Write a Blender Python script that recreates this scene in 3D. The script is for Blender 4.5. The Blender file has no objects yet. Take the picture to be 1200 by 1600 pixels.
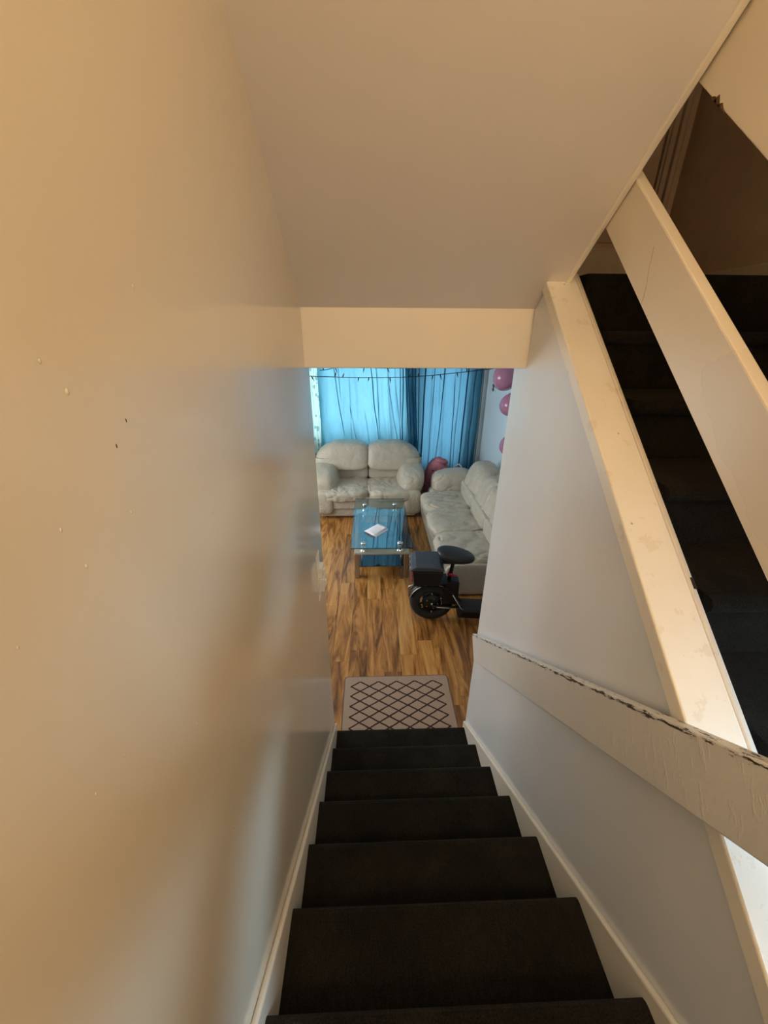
import bpy, math, random
from mathutils import Vector, Matrix, noise
sc = bpy.context.scene
col = sc.collection
R = math.radians
rnd = random.Random(7)

# ---------------------------------------------------------------- camera, world, light, exposure
H = 2.744                                    # camera height above the living-room floor
F_PX = 608.4
p_, y_, r_ = R(25.084), R(2.001), R(0.330)
fw = Vector((math.sin(y_)*math.cos(p_), math.cos(y_)*math.cos(p_), -math.sin(p_)))
rt0 = Vector((math.cos(y_), -math.sin(y_), 0)); up0 = rt0.cross(fw)
rt = rt0*math.cos(r_) + up0*math.sin(r_); up = up0*math.cos(r_) - rt0*math.sin(r_)
cd = bpy.data.cameras.new('camera'); cam = bpy.data.objects.new('camera', cd); col.objects.link(cam)
cd.sensor_fit = 'VERTICAL'; cd.sensor_height = 24; cd.lens = 24*F_PX/1600; cd.clip_start = .02; cd.clip_end = 60
M4 = Matrix((rt, up, -fw)).transposed().to_4x4(); M4.translation = Vector((0, 0, H)); cam.matrix_world = M4
sc.camera = cam

w = bpy.data.worlds.new('sky'); sc.world = w; w.use_nodes = True
w.node_tree.nodes['Background'].inputs[0].default_value = (.80, .93, 1, 1)
w.node_tree.nodes['Background'].inputs[1].default_value = 1.0

def area(name, loc, rot, sx, sy, watt, rgb, spread=180):
    d = bpy.data.lights.new(name, 'AREA'); d.shape = 'RECTANGLE'; d.size = sx; d.size_y = sy; d.energy = watt; d.color = rgb
    d.spread = R(spread)
    o = bpy.data.objects.new(name, d); col.objects.link(o); o.location = loc; o.rotation_euler = rot; return o
# daylight at the front windows (behind the curtains), plus an added side light and an added cool light
area('front_window_daylight', (.35, 7.25, 1.7), (R(-90), 0, 0), 3.2, 2.2, 70, (.90, .97, 1))
area('added_side_light', (-2.72, 4.3, 1.55), (0, R(-90), 0), 1.5, 2.2, 104, (1, .975, .94))  # neutral light added from an unseen side to brighten the sofas
la = area('added_cap_light', (1.74, -.10, H-.42), (0, 0, 0), .40, .42, 21, (.50, .77, 1), 110)
la.rotation_euler = (Vector((.70, .20, H-1.0))-la.location).to_track_quat('-Z', 'Y').to_euler()    # added cool light, aimed down at the capping board
# bulb of the landing lamp, above and behind the camera
ld = bpy.data.lights.new('landing_bulb', 'POINT'); ld.energy = 41; ld.color = (1, .755, .47); ld.shadow_soft_size = .07
lo = bpy.data.objects.new('landing_bulb', ld); col.objects.link(lo); lo.location = (.47, -.88, H+.95)

vs = sc.view_settings
sc.display_settings.display_device = 'sRGB'
vs.view_transform = 'Standard'; vs.look = 'None'; vs.gamma = 1; vs.exposure = 0; vs.use_curve_mapping = False
sc.cycles.use_denoising = True
sc.cycles.max_bounces = 10; sc.cycles.diffuse_bounces = 6; sc.cycles.transparent_max_bounces = 12

# ---------------------------------------------------------------- materials
MAT = {}
def nodes(name):
    m = bpy.data.materials.new(name); m.use_nodes = True; MAT[name] = m
    nt = m.node_tree; return m, nt, nt.nodes, nt.links, nt.nodes['Principled BSDF']
def nd(nt, typ, **kw):
    n = nt.nodes.new(typ)
    for k, v in kw.items():
        if k.startswith('i_'): n.inputs[k[2:].replace('_', ' ')].default_value = v
        else: setattr(n, k, v)
    return n
def mth(nt, op, a, b=None, c=None, clamp=False):
    n = nt.nodes.new('ShaderNodeMath'); n.operation = op; n.use_clamp = clamp
    for i, v in enumerate((a, b, c)):
        if v is None: continue
        if isinstance(v, (int, float)): n.inputs[i].default_value = v
        else: nt.links.new(v, n.inputs[i])
    return n.outputs[0]
def mixc(nt, fac, a, b, blend='MIX'):
    n = nt.nodes.new('ShaderNodeMix'); n.data_type = 'RGBA'; n.blend_type = blend
    for s, v in ((n.inputs[0], fac), (n.inputs[6], a), (n.inputs[7], b)):
        if isinstance(v, (int, float)): s.default_value = v
        elif isinstance(v, tuple): s.default_value = (*v, 1)
        else: nt.links.new(v, s)
    return n.outputs[2]
def ramp(nt, fac, stops):
    n = nt.nodes.new('ShaderNodeValToRGB'); cr = n.color_ramp
    while len(cr.elements) < len(stops): cr.elements.new(.5)
    for e, (p, c) in zip(cr.elements, stops): e.position = p; e.color = (*c, 1)
    nt.links.new(fac, n.inputs[0]); return n.outputs[0]
def tex(nt, coord='Object', scale=(1, 1, 1)):
    tc = nt.nodes.new('ShaderNodeTexCoord'); mp = nt.nodes.new('ShaderNodeMapping'); mp.inputs['Scale'].default_value = scale
    nt.links.new(tc.outputs[coord], mp.inputs[0]); return mp.outputs[0]
def noi(nt, vec, scale, detail=3, rough=.5, dist=0):
    n = nt.nodes.new('ShaderNodeTexNoise'); n.inputs['Scale'].default_value = scale; n.inputs['Detail'].default_value = detail
    n.inputs['Roughness'].default_value = rough; n.inputs['Distortion'].default_value = dist
    if vec is not None: nt.links.new(vec, n.inputs['Vector'])
    return n.outputs[0]
def bump(nt, bsdf, h, strength=.3, dist=.01):
    b = nt.nodes.new('ShaderNodeBump'); b.inputs['Strength'].default_value = strength; b.inputs['Distance'].default_value = dist
    nt.links.new(h, b.inputs['Height']); nt.links.new(b.outputs[0], bsdf.inputs['Normal']); return b
def plain(name, rgb, rough=.5, metal=0, spec=.5, var=.06, nscale=12, bstr=.0, bscale=80):
    m, nt, N, L, B = nodes(name)
    v = tex(nt); n = noi(nt, v, nscale, 4)
    c = mixc(nt, n, tuple(x*(1-var*2) for x in rgb), tuple(min(1, x*(1+var*2)) for x in rgb))
    L.new(c, B.inputs['Base Color']); B.inputs['Roughness'].default_value = rough; B.inputs['Metallic'].default_value = metal
    B.inputs['Specular IOR Level'].default_value = spec
    if bstr: bump(nt, B, noi(nt, v, bscale, 4), bstr, .004)
    return m

def paint(name, rgb, rough=.32, spec=.5, nubs=True):
    m, nt, N, L, B = nodes(name)
    v = tex(nt)
    n = noi(nt, v, 3, 5); c = mixc(nt, n, tuple(x*.96 for x in rgb), tuple(min(1, x*1.03) for x in rgb))
    sp = nd(nt, 'ShaderNodeTexVoronoi'); sp.inputs['Scale'].default_value = 9; L.new(v, sp.inputs['Vector'])
    spot = mth(nt, 'LESS_THAN', sp.outputs['Distance'], .016)
    pick = mth(nt, 'GREATER_THAN', noi(nt, v, 2.3, 1), .60)
    dirt = mth(nt, 'MULTIPLY', spot, pick)
    L.new(mixc(nt, mth(nt, 'MULTIPLY', dirt, .6), c, (.12, .08, .05)), B.inputs['Base Color'])
    B.inputs['Roughness'].default_value = rough; B.inputs['Specular IOR Level'].default_value = spec
    fine = noi(nt, v, 70, 4, .55); wide = noi(nt, v, 9, 2)
    h = mth(nt, 'ADD', mth(nt, 'MULTIPLY', fine, .35), mth(nt, 'MULTIPLY', wide, .9))
    if nubs:
        v2 = nd(nt, 'ShaderNodeTexVoronoi'); v2.inputs['Scale'].default_value = 14; L.new(v, v2.inputs['Vector'])
        nub = mth(nt, 'MULTIPLY', mth(nt, 'SUBTRACT', .07, v2.outputs['Distance'], clamp=True), 14)
        nub = mth(nt, 'MULTIPLY', nub, mth(nt, 'GREATER_THAN', noi(nt, v, 3.1, 2), .58))
        h = mth(nt, 'ADD', h, nub)
    bump(nt, B, h, .05, .006)
    return m
paint('wall_paint', (.70, .635, .52), .15, spec=.55)
paint('lintel_paint', (.87, .80, .70), .3, nubs=False)
paint('wall_paint_grey', (.75, .765, .79), .22)
paint('soffit_paint', (.75, .70, .67), .45, nubs=False)
paint('room_paint', (.64, .74, .80), .30)  # bluish light off the curtains is put into this paint colour
paint('trim_gloss', (.80, .74, .64), .28, nubs=False)
plain('white_trim', (.74, .72, .68), .3)
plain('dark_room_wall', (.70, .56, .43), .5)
plain('ceiling_paint', (.76, .75, .73), .7)

def cap_mat():
    m, nt, N, L, B = nodes('cap_paint'); v = tex(nt)
    base = mixc(nt, noi(nt, v, 5, 5), (.76, .70, .60), (.86, .82, .74))
    yel = mth(nt, 'MULTIPLY', mth(nt, 'GREATER_THAN', noi(nt, v, 14, 6, .7), .60), .35)
    base = mixc(nt, yel, base, (.66, .55, .40))
    sp = nd(nt, 'ShaderNodeTexVoronoi'); sp.inputs['Scale'].default_value = 22; L.new(v, sp.inputs['Vector'])
    d = mth(nt, 'MULTIPLY', mth(nt, 'LESS_THAN', sp.outputs['Distance'], .07), mth(nt, 'GREATER_THAN', noi(nt, v, 5, 1), .57))
    L.new(mixc(nt, mth(nt, 'MULTIPLY', d, .6), base, (.16, .10, .05)), B.inputs['Base Color'])
    B.inputs['Roughness'].default_value = .34; bump(nt, B, noi(nt, v, 40, 5), .15, .004)
cap_mat()

def plank_wear(name, crack=True):
    # local X runs along the board, local Z across its width
    m, nt, N, L, B = nodes(name); v = tex(nt)
    sx = nd(nt, 'ShaderNodeSeparateXYZ'); L.new(v, sx.inputs[0])
    base = mixc(nt, noi(nt, v, 4, 4), (.70, .63, .52), (.77, .70, .59))
    n = noi(nt, v, 26, 4)
    x, z = sx.outputs[0], sx.outputs[2]
    # hairline crack, leaning across the width
    ln = mth(nt, 'ADD', mth(nt, 'ADD', mth(nt, 'SUBTRACT', x, .60), mth(nt, 'MULTIPLY', z, -.9)), mth(nt, 'MULTIPLY', mth(nt, 'SUBTRACT', n, .5), .03))
    cr = mth(nt, 'MULTIPLY', mth(nt, 'LESS_THAN', mth(nt, 'ABSOLUTE', ln), .0012), mth(nt, 'LESS_THAN', z, .03))
    # filler patch with a ragged outline
    dx = mth(nt, 'MULTIPLY', mth(nt, 'SUBTRACT', x, -.02), 1/.26); dz = mth(nt, 'MULTIPLY', mth(nt, 'ADD', z, -.03), 1/.085)
    rr = mth(nt, 'ADD', mth(nt, 'ADD', mth(nt, 'MULTIPLY', dx, dx), mth(nt, 'MULTIPLY', dz, dz)), mth(nt, 'MULTIPLY', mth(nt, 'SUBTRACT', noi(nt, v, 14, 3), .5), 1.6))
    pa = mth(nt, 'MULTIPLY', mth(nt, 'LESS_THAN', rr, 1), .4)
    rim = mth(nt, 'MULTIPLY', mth(nt, 'LESS_THAN', mth(nt, 'ABSOLUTE', mth(nt, 'SUBTRACT', rr, 1)), .02), .12)
    c = mixc(nt, pa, base, (.66, .61, .55)); c = mixc(nt, rim, c, (.4, .34, .26))
    if crack: c = mixc(nt, mth(nt, 'MULTIPLY', cr, .8), c, (.25, .17, .08))
    L.new(c, B.inputs['Base Color']); B.inputs['Roughness'].default_value = .34
    bump(nt, B, noi(nt, v, 30, 4), .12, .004)
plank_wear('plank_paint')

def rail_mat():
    m, nt, N, L, B = nodes('rail_paint'); v = tex(nt)
    sx = nd(nt, 'ShaderNodeSeparateXYZ'); L.new(v, sx.inputs[0])
    base = mixc(nt, noi(nt, v, 6, 4), (.66, .64, .61), (.75, .73, .70))
    # paint chipped off along the upper front arris (top of local Z, front of local Y)
    nz = noi(nt, tex(nt, 'Object', (9, 30, 60)), 3.2, 6, .7)
    edge = mth(nt, 'SUBTRACT', 1, mth(nt, 'MULTIPLY', mth(nt, 'ABSOLUTE', mth(nt, 'SUBTRACT', sx.outputs[2], .073)), 1/.016), clamp=True)
    chip = mth(nt, 'GREATER_THAN', mth(nt, 'ADD', nz, mth(nt, 'MULTIPLY', edge, .32)), .785)
    chip = mth(nt, 'MULTIPLY', chip, mth(nt, 'GREATER_THAN', edge, .02))
    L.new(mixc(nt, chip, base, (.045, .03, .02)), B.inputs['Base Color'])
    B.inputs['Roughness'].default_value = .33
    drip = noi(nt, tex(nt, 'Object', (6, 6, 1.6)), 9, 4, .6)
    h = mth(nt, 'ADD', mth(nt, 'MULTIPLY', mth(nt, 'SUBTRACT', drip, .56, clamp=True), 5), mth(nt, 'MULTIPLY', noi(nt, v, 60, 3), .25))
    bump(nt, B, mth(nt, 'SUBTRACT', h, chip), .3, .005)
rail_mat()

def carpet_mat():
    m, nt, N, L, B = nodes('carpet'); v = tex(nt)
    a = noi(nt, v, 260, 4, .7); b = noi(nt, v, 6, 4, .6); s = noi(nt, tex(nt, 'Object', (90, 14, 14)), 4, 3)
    f = mth(nt, 'ADD', mth(nt, 'MULTIPLY', a, .7), mth(nt, 'ADD', mth(nt, 'MULTIPLY', b, .35), mth(nt, 'MULTIPLY', s, .3)))
    c = ramp(nt, f, [(.40, (.0032, .0028, .0020)), (.62, (.0100, .0088, .0064)), (.82, (.026, .0235, .018)), (1, (.062, .057, .045))])
    L.new(c, B.inputs['Base Color']); B.inputs['Roughness'].default_value = .95; B.inputs['Specular IOR Level'].default_value = .05
    B.inputs['Sheen Weight'].default_value = .05; B.inputs['Sheen Roughness'].default_value = .5
    bump(nt, B, a, .8, .006)
carpet_mat()

def wood_mat():
    m, nt, N, L, B = nodes('laminate'); tc = nt.nodes.new('ShaderNodeTexCoord'); oi = nt.nodes.new('ShaderNodeObjectInfo')
    off = nd(nt, 'ShaderNodeVectorMath', operation='SCALE'); off.inputs[0].default_value = (13.1, 7.7, 3.3); L.new(oi.outputs['Random'], off.inputs['Scale'])
    ad = nd(nt, 'ShaderNodeVectorMath', operation='ADD'); L.new(tc.outputs['Object'], ad.inputs[0]); L.new(off.outputs[0], ad.inputs[1])
    mp = nt.nodes.new('ShaderNodeMapping'); mp.inputs['Scale'].default_value = (7, 1.0, 1); L.new(ad.outputs[0], mp.inputs[0])
    n1 = noi(nt, mp.outputs[0], 1.5, 5, .6, 1.6)
    mp2 = nt.nodes.new('ShaderNodeMapping'); mp2.inputs['Scale'].default_value = (55, 2.2, 1); L.new(ad.outputs[0], mp2.inputs[0])
    n2 = noi(nt, mp2.outputs[0], 2.0, 4, .6, .5)
    f = mth(nt, 'ADD', mth(nt, 'MULTIPLY', n1, .85), mth(nt, 'MULTIPLY', n2, .22))
    f = mth(nt, 'ADD', f, mth(nt, 'MULTIPLY', mth(nt, 'SUBTRACT', oi.outputs['Random'], .5), .13))
    c = ramp(nt, f, [(.30, (.06, .022, .007)), (.44, (.22, .088, .022)), (.57, (.44, .20, .053)), (.72, (.58, .31, .10))])
    L.new(c, B.inputs['Base Color']); B.inputs['Roughness'].default_value = .30; B.inputs['Specular IOR Level'].default_value = .45
    bump(nt, B, n2, .06, .002)
wood_mat()
plain('underlay', (.10, .055, .025), .8)

def leather_mat():
    m, nt, N, L, B = nodes('leather'); v = tex(nt)
    c = mixc(nt, noi(nt, v, 5, 5, .6), (.37, .335, .27), (.53, .49, .41)); L.new(c, B.inputs['Base Color'])
    B.inputs['Roughness'].default_value = .46
    nn = noi(nt, v, 4.2, 3, .55, 1.1); va = mth(nt, 'MULTIPLY', mth(nt, 'ABSOLUTE', mth(nt, 'SUBTRACT', nn, .5)), 1/.035, clamp=True)
    h = mth(nt, 'ADD', mth(nt, 'MULTIPLY', noi(nt, v, 9, 5, .6, .8), .85), mth(nt, 'ADD', mth(nt, 'MULTIPLY', va, .22), mth(nt, 'MULTIPLY', noi(nt, v, 120, 2), .12)))
    bump(nt, B, h, .45, .03)
leather_mat()

def cloth(name, tr, df, wtr=.75, pattern=False):
    m, nt, N, L, B = nodes(name); N.remove(B); out = N['Material Output']; v = tex(nt)
    weave = noi(nt, tex(nt, 'Object', (30, 30, 4)), 6, 4, .6); crease = noi(nt, tex(nt, 'Object', (2.4, 1, 1)), 5, 4, .55, .9)
    f = mth(nt, 'ADD', mth(nt, 'MULTIPLY', weave, .5), mth(nt, 'MULTIPLY', crease, .5))
    lo_, hi_ = .78, 1.12
    ct = mixc(nt, f, tuple(x*lo_ for x in tr), tuple(min(1, x*hi_) for x in tr)); cdif = mixc(nt, f, tuple(x*.8 for x in df), tuple(min(1, x*1.1) for x in df))
    if pattern:
        vo = nd(nt, 'ShaderNodeTexVoronoi'); vo.inputs['Scale'].default_value = 15
        L.new(tex(nt, 'Object', (1, .2, .62)), vo.inputs['Vector'])
        leaf = mth(nt, 'LESS_THAN', mth(nt, 'ADD', vo.outputs['Distance'], mth(nt, 'MULTIPLY', mth(nt, 'SUBTRACT', noi(nt, v, 40, 2), .5), .35)), .33)
        ct = mixc(nt, mth(nt, 'MULTIPLY', leaf, .75), ct, (.10, .27, .30)); cdif = mixc(nt, mth(nt, 'MULTIPLY', leaf, .75), cdif, (.10, .2, .22))
    T = N.new('ShaderNodeBsdfTranslucent'); D = N.new('ShaderNodeBsdfDiffuse'); X = N.new('ShaderNodeMixShader'); X.inputs[0].default_value = wtr
    L.new(ct, T.inputs[0]); L.new(cdif, D.inputs[0]); L.new(D.outputs[0], X.inputs[1]); L.new(T.outputs[0], X.inputs[2]); L.new(X.outputs[0], out.inputs[0])
    b = nt.nodes.new('ShaderNodeBump'); b.inputs['Strength'].default_value = .5; b.inputs['Distance'].default_value = .02
    L.new(crease, b.inputs['Height']); L.new(b.outputs[0], T.inputs['Normal']); L.new(b.outputs[0], D.inputs['Normal'])
cloth('teal_curtain', (.17, .42, .57), (.05, .22, .27), .72)
cloth('blue_curtain', (.115, .30, .44), (.035, .14, .19), .70)
cloth('sheer', (.42, .62, .62), (.5, .62, .62), .6, True)

def pane_mat(name, tint, refl=.12, rough=.02, trans=.85):
    m, nt, N, L, B = nodes(name); N.remove(B); out = N['Material Output']
    T = N.new('ShaderNodeBsdfTransparent'); T.inputs[0].default_value = (*tint, 1)
    G = N.new('ShaderNodeBsdfGlossy'); G.inputs['Roughness'].default_value = rough; G.inputs[0].default_value = (.9, .97, 1, 1)
    fr = N.new('ShaderNodeFresnel'); fr.inputs[0].default_value = 1.5
    bf = N.new('ShaderNodeNewGeometry'); f = mth(nt, 'MULTIPLY', mth(nt, 'ADD', mth(nt, 'MULTIPLY', fr.outputs[0], 1.25), refl, clamp=True), mth(nt, 'SUBTRACT', 1, bf.outputs['Backfacing']))
    X = N.new('ShaderNodeMixShader'); L.new(f, X.inputs[0]); L.new(T.outputs[0], X.inputs[1]); L.new(G.outputs[0], X.inputs[2]); L.new(X.outputs[0], out.inputs[0])
pane_mat('window_glass', (.96, .98, .98), .02)
pane_mat('table_glass', (.64, .74, .77), .13)
pane_mat('glass_edge', (.10, .35, .33), .05)
def shelf_glass():
    m, nt, N, L, B = nodes('black_glass'); N.remove(B); out = N['Material Output']
    D = N.new('ShaderNodeBsdfDiffuse'); D.inputs[0].default_value = (.012, .015, .02, 1); G = N.new('ShaderNodeBsdfGlossy'); G.inputs['Roughness'].default_value = .03
    f = mth(nt, 'ADD', .16, mth(nt, 'MULTIPLY', noi(nt, tex(nt), 4, 2), .08)); X = N.new('ShaderNodeMixShader'); L.new(f, X.inputs[0]); L.new(D.outputs[0], X.inputs[1]); L.new(G.outputs[0], X.inputs[2]); L.new(X.outputs[0], out.inputs[0])
shelf_glass()
plain('chrome', (.75, .77, .78), .14, 1)
plain('brushed_metal', (.42, .41, .39), .38, 1, bstr=.05)
plain('cream_board', (.50, .48, .40), .35)
plain('paper', (.82, .82, .90), .7, var=.02)
plain('black_plastic', (.005, .0055, .0065), .45, spec=.35)
plain('grey_lid', (.040, .047, .060), .42)
plain('seat_vinyl', (.009, .012, .018), .42, bstr=.1)
plain('rubber', (.012, .012, .012), .75, bstr=.3, bscale=160)
plain('silver', (.55, .55, .55), .3, 1)
plain('red_plastic', (.45, .01, .03), .35)
plain('switch_white', (.86, .84, .80), .4)
plain('pink_cloth', (.42, .15, .20), .9, bstr=.3, bscale=30)
plain('dark_spot', (.02, .012, .02), .8)
plain('white_cloth', (.75, .78, .8), .8)
plain('cord_black', (.008, .009, .010), .6)
plain('leaf_green', (.03, .06, .05), .6)
plain('bulb_clear', (.08, .09, .09), .2)
plain('skirting_paint', (.80, .71, .60), .4)
plain('door_paint', (.62, .51, .42), .5)
plain('chip_dark', (.03, .02, .015), .9)  # dark tone of the chipped paint spots
def balloon_mat():
    m, nt, N, L, B = nodes('balloon_pink'); v = tex(nt)
    L.new(mixc(nt, noi(nt, v, 3, 2), (.36, .15, .26), (.44, .20, .32)), B.inputs['Base Color'])
    B.inputs['Roughness'].default_value = .16; B.inputs['Subsurface Weight'].default_value = 0
balloon_mat()
def mat_mat():
    m, nt, N, L, B = nodes('doormat_weave'); v = tex(nt)
    sx = nd(nt, 'ShaderNodeSeparateXYZ'); L.new(v, sx.inputs[0]); n = noi(nt, v, 45, 3)
    wob = mth(nt, 'MULTIPLY', mth(nt, 'SUBTRACT', n, .5), .09)
    s = mth(nt, 'ADD', mth(nt, 'ADD', mth(nt, 'MULTIPLY', sx.outputs[0], 5/.775), 2.5), wob)
    t = mth(nt, 'ADD', mth(nt, 'MULTIPLY', sx.outputs[1], 1/.0955), .02)
    A = mth(nt, 'ABSOLUTE', mth(nt, 'SUBTRACT', mth(nt, 'FRACT', s), .5)); Bv = mth(nt, 'ABSOLUTE', mth(nt, 'SUBTRACT', mth(nt, 'FRACT', mth(nt, 'ADD', t, 20.5)), .5))
    d = mth(nt, 'ABSOLUTE', mth(nt, 'SUBTRACT', mth(nt, 'ADD', A, Bv), .5))
    line = mth(nt, 'LESS_THAN', d, .075)
    inx = mth(nt, 'MULTIPLY', mth(nt, 'GREATER_THAN', s, -.02), mth(nt, 'LESS_THAN', s, 5.02))
    iny = mth(nt, 'MULTIPLY', mth(nt, 'GREATER_THAN', t, -2.49), mth(nt, 'LESS_THAN', t, 2.52))
    f = mth(nt, 'MULTIPLY', line, mth(nt, 'MULTIPLY', inx, iny))
    base = mixc(nt, noi(nt, v, 160, 3, .7), (.27, .185, .135), (.46, .335, .26))
    L.new(mixc(nt, f, base, (.035, .014, .008)), B.inputs['Base Color']); B.inputs['Roughness'].default_value = .95
    bump(nt, B, noi(nt, v, 220, 3), .6, .004)
mat_mat()
plain('mat_border', (.17, .11, .08), .9)

# ---------------------------------------------------------------- mesh helpers
class MB:
    def __init__(s): s.v = []; s.f = []; s.sm = []
    def add(s, vs_, fs_, smooth=False):
        o = len(s.v); s.v += [tuple(q) for q in vs_]; s.f += [tuple(i+o for i in f) for f in fs_]; s.sm += [smooth]*len(fs_)
    def box(s, x0, x1, y0, y1, z0, z1):
        s.add([(x, y, z) for x in (x0, x1) for y in (y0, y1) for z in (z0, z1)],
              [(0, 1, 3, 2), (4, 6, 7, 5), (0, 4, 5, 1), (2, 3, 7, 6), (0, 2, 6, 4), (1, 5, 7, 3)]); return s
    def prism(s, poly, x0, x1, axis='x'):
        n = len(poly)
        f = (lambda a, b, c: (c, a, b)) if axis == 'x' else ((lambda a, b, c: (a, c, b)) if axis == 'y' else (lambda a, b, c: (a, b, c)))
        vs_ = [f(a, b, x0) for a, b in poly] + [f(a, b, x1) for a, b in poly]
        fs_ = [tuple(range(n-1, -1, -1)), tuple(range(n, 2*n))] + [(i, (i+1) % n, n+(i+1) % n, n+i) for i in range(n)]
        s.add(vs_, fs_); return s
    def tube(s, pts, r, seg=8, cap=True):
        pts = [Vector(p) for p in pts]; rs = r if isinstance(r, (list, tuple)) else [r]*len(pts); rings = []; prev = None
        for i, p in enumerate(pts):
            d = (pts[min(i+1, len(pts)-1)]-pts[max(i-1, 0)]).normalized()
            ref = prev if prev is not None else (Vector((0, 0, 1)) if abs(d.z) < .9 else Vector((1, 0, 0)))
            a = (ref - d*ref.dot(d)).normalized(); b = d.cross(a); prev = a
            rings.append([p + (a*math.cos(2*math.pi*k/seg)+b*math.sin(2*math.pi*k/seg))*rs[i] for k in range(seg)])
        vs_ = [q for ring in rings for q in ring]; fs_ = []
        for i in range(len(pts)-1):
            for k in range(seg): fs_.append((i*seg+k, i*seg+(k+1) % seg, (i+1)*seg+(k+1) % seg, (i+1)*seg+k))
        if cap: fs_ += [tuple(range(seg-1, -1, -1)), tuple((len(pts)-1)*seg+k for k in range(seg))]
        s.add(vs_, fs_, True); return s
    def lathe(s, prof, seg=24, axis='z', c=(0, 0, 0), closed=False):
        vs_ = []; n = len(prof)
        for k in range(seg):
            a = 2*math.pi*k/seg
            for r, h in prof:
                if axis == 'z': q = (r*math.cos(a), r*math.sin(a), h)
                else: q = (r*math.cos(a), h, r*math.sin(a))
                vs_.append((q[0]+c[0], q[1]+c[1], q[2]+c[2]))
        fs_ = []
        for k in range(seg):
            for i in range(n if closed else n-1):
                a0 = k*n+i; a1 = k*n+(i+1) % n; b0 = ((k+1) % seg)*n+i; b1 = ((k+1) % seg)*n+(i+1) % n
                fs_.append((a0, b0, b1, a1))
        s.add(vs_, fs_, True); return s
    def build(s, name, mat, parent=None, bevel=0, loc=(0, 0, 0), rot=None, bseg=2, smooth=None):
        me = bpy.data.meshes.new(name); me.from_pydata(s.v, [], s.f); me.polygons.foreach_set('use_smooth', s.sm if smooth is None else [smooth]*len(s.f))
        me.materials.append(MAT[mat]); me.update()
        import bmesh
        bm = bmesh.new(); bm.from_mesh(me); bmesh.ops.remove_doubles(bm, verts=bm.verts, dist=1e-6); bmesh.ops.recalc_face_normals(bm, faces=bm.faces); bm.to_mesh(me); bm.free()
        o = bpy.data.objects.new(name, me); col.objects.link(o); o.location = loc
        if rot: o.rotation_euler = rot
        if parent: o.parent = parent
        if bevel:
            b = o.modifiers.new('bevel', 'BEVEL'); b.width = bevel; b.segments = bseg; b.limit_method = 'ANGLE'; b.angle_limit = R(40); b.harden_normals = False
        return o
def empty(name, loc=(0, 0, 0), rz=0):
    o = bpy.data.objects.new(name, None); col.objects.link(o); o.location = loc; o.rotation_euler = (0, 0, rz); o.empty_display_size = .1; return o
def tag(o, label, cat, group=None):
    o['label'] = label; o['category'] = cat
    if group: o['group'] = group
    return o
def struct(o, label, cat):
    o['kind'] = 'structure'; return tag(o, label, cat)

def puffy(name, size, loc, mat, parent, p=3.2, n=20, wr=.012, fr=5, seed=0, rot=None, deform=None, stretch=(1, 1, 1)):
    """stuffed upholstery: rounded box of full size (sx,sy,sz) with creases pressed in"""
    vd = {}; V = []; Fq = []
    def vid(q):
        k = (round(q[0], 4), round(q[1], 4), round(q[2], 4))
        if k not in vd: vd[k] = len(V); V.append(q)
        return vd[k]
    for ax in range(3):
        for sg in (-1, 1):
            for i in range(n):
                for j in range(n):
                    q4 = []
                    for (a, b) in ((i, j), (i+1, j), (i+1, j+1), (i, j+1)):
                        u, v_ = math.sin((a/n-.5)*math.pi*.9)/math.sin(.45*math.pi), math.sin((b/n-.5)*math.pi*.9)/math.sin(.45*math.pi)
                        q = [0, 0, 0]; q[ax] = sg; q[(ax+1) % 3] = u; q[(ax+2) % 3] = v_; q4.append(vid(tuple(q)))
                    Fq.append(tuple(q4))
    out = []
    for q in V:
        l = (abs(q[0])**p+abs(q[1])**p+abs(q[2])**p)**(1/p); c = [x/l for x in q]
        nm = Vector([math.copysign(abs(x)**(p-1), x)/s_ for x, s_ in zip(c, size)]).normalized()
        P = Vector([x*s_/2 for x, s_ in zip(c, size)])
        if deform: P = Vector(deform(P, c))
        if wr:
            Q = Vector((P[0]*stretch[0], P[1]*stretch[1], P[2]*stretch[2]))*fr + Vector((seed*3.7, seed*1.3, seed*2.1))
            a = abs(noise.noise(Q+.6*noise.noise_vector(Q*.7))); b_ = noise.noise(Q*2.3)
            P = P + nm*(-wr*max(0, 1-a/.13)**1.3*(.5+.5*noise.noise(Q*.6+Vector((5, 2, 1)))) + wr*.35*b_)
        out.append(P)
    mb = MB(); mb.add(out, Fq, True)
    return mb.build(name, mat, parent, loc=loc, rot=rot)

# ---------------------------------------------------------------- stairwell shell
TA, TB = math.tan(R(36.31)), math.tan(R(39.21))
WL, WR = -.272, .659
def dz(c, y): return H + c - TA*y            # lines parallel to the lower flight
def sz(c, y): return H + c - .7508*y         # underside of the flight above
def uz(c, y): return H + c + TB*y            # lines parallel to the upper right flight

struct(MB().prism([(-1.3, 0), (1.848, 0), (1.848, 2.7), (1.848, 5.6), (-1.3, 5.6)], WL-.12, WL).build('wall_left', 'wall_paint', bevel=.004),
       'tall cream painted wall with a glossy sheen along the left of the stairs', 'wall')
wl = bpy.data.objects['wall_left']
NUBS = [(0.3518, -0.0252, 0.0016), (0.3711, -0.0518, 0.0022), (0.5248, 0.0433, 0.0018), (0.3229, -0.2056, 0.0018), (0.3109, -0.1601, 0.0016), (0.5625, -0.4658, 0.002), (0.4809, -0.4964, 0.002), (0.6144, -0.2849, 0.002), (0.4081, -0.1883, 0.0016), (0.2352, -0.2222, 0.0013), (0.2816, -0.4225, 0.0015), (0.2371, -0.4124, 0.0014), (0.4148, -0.5511, 0.002), (0.7958, -0.5686, 0.002)]
CHIPS = [(0.4443, -0.0929), (0.4159, -0.1141)]
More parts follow.
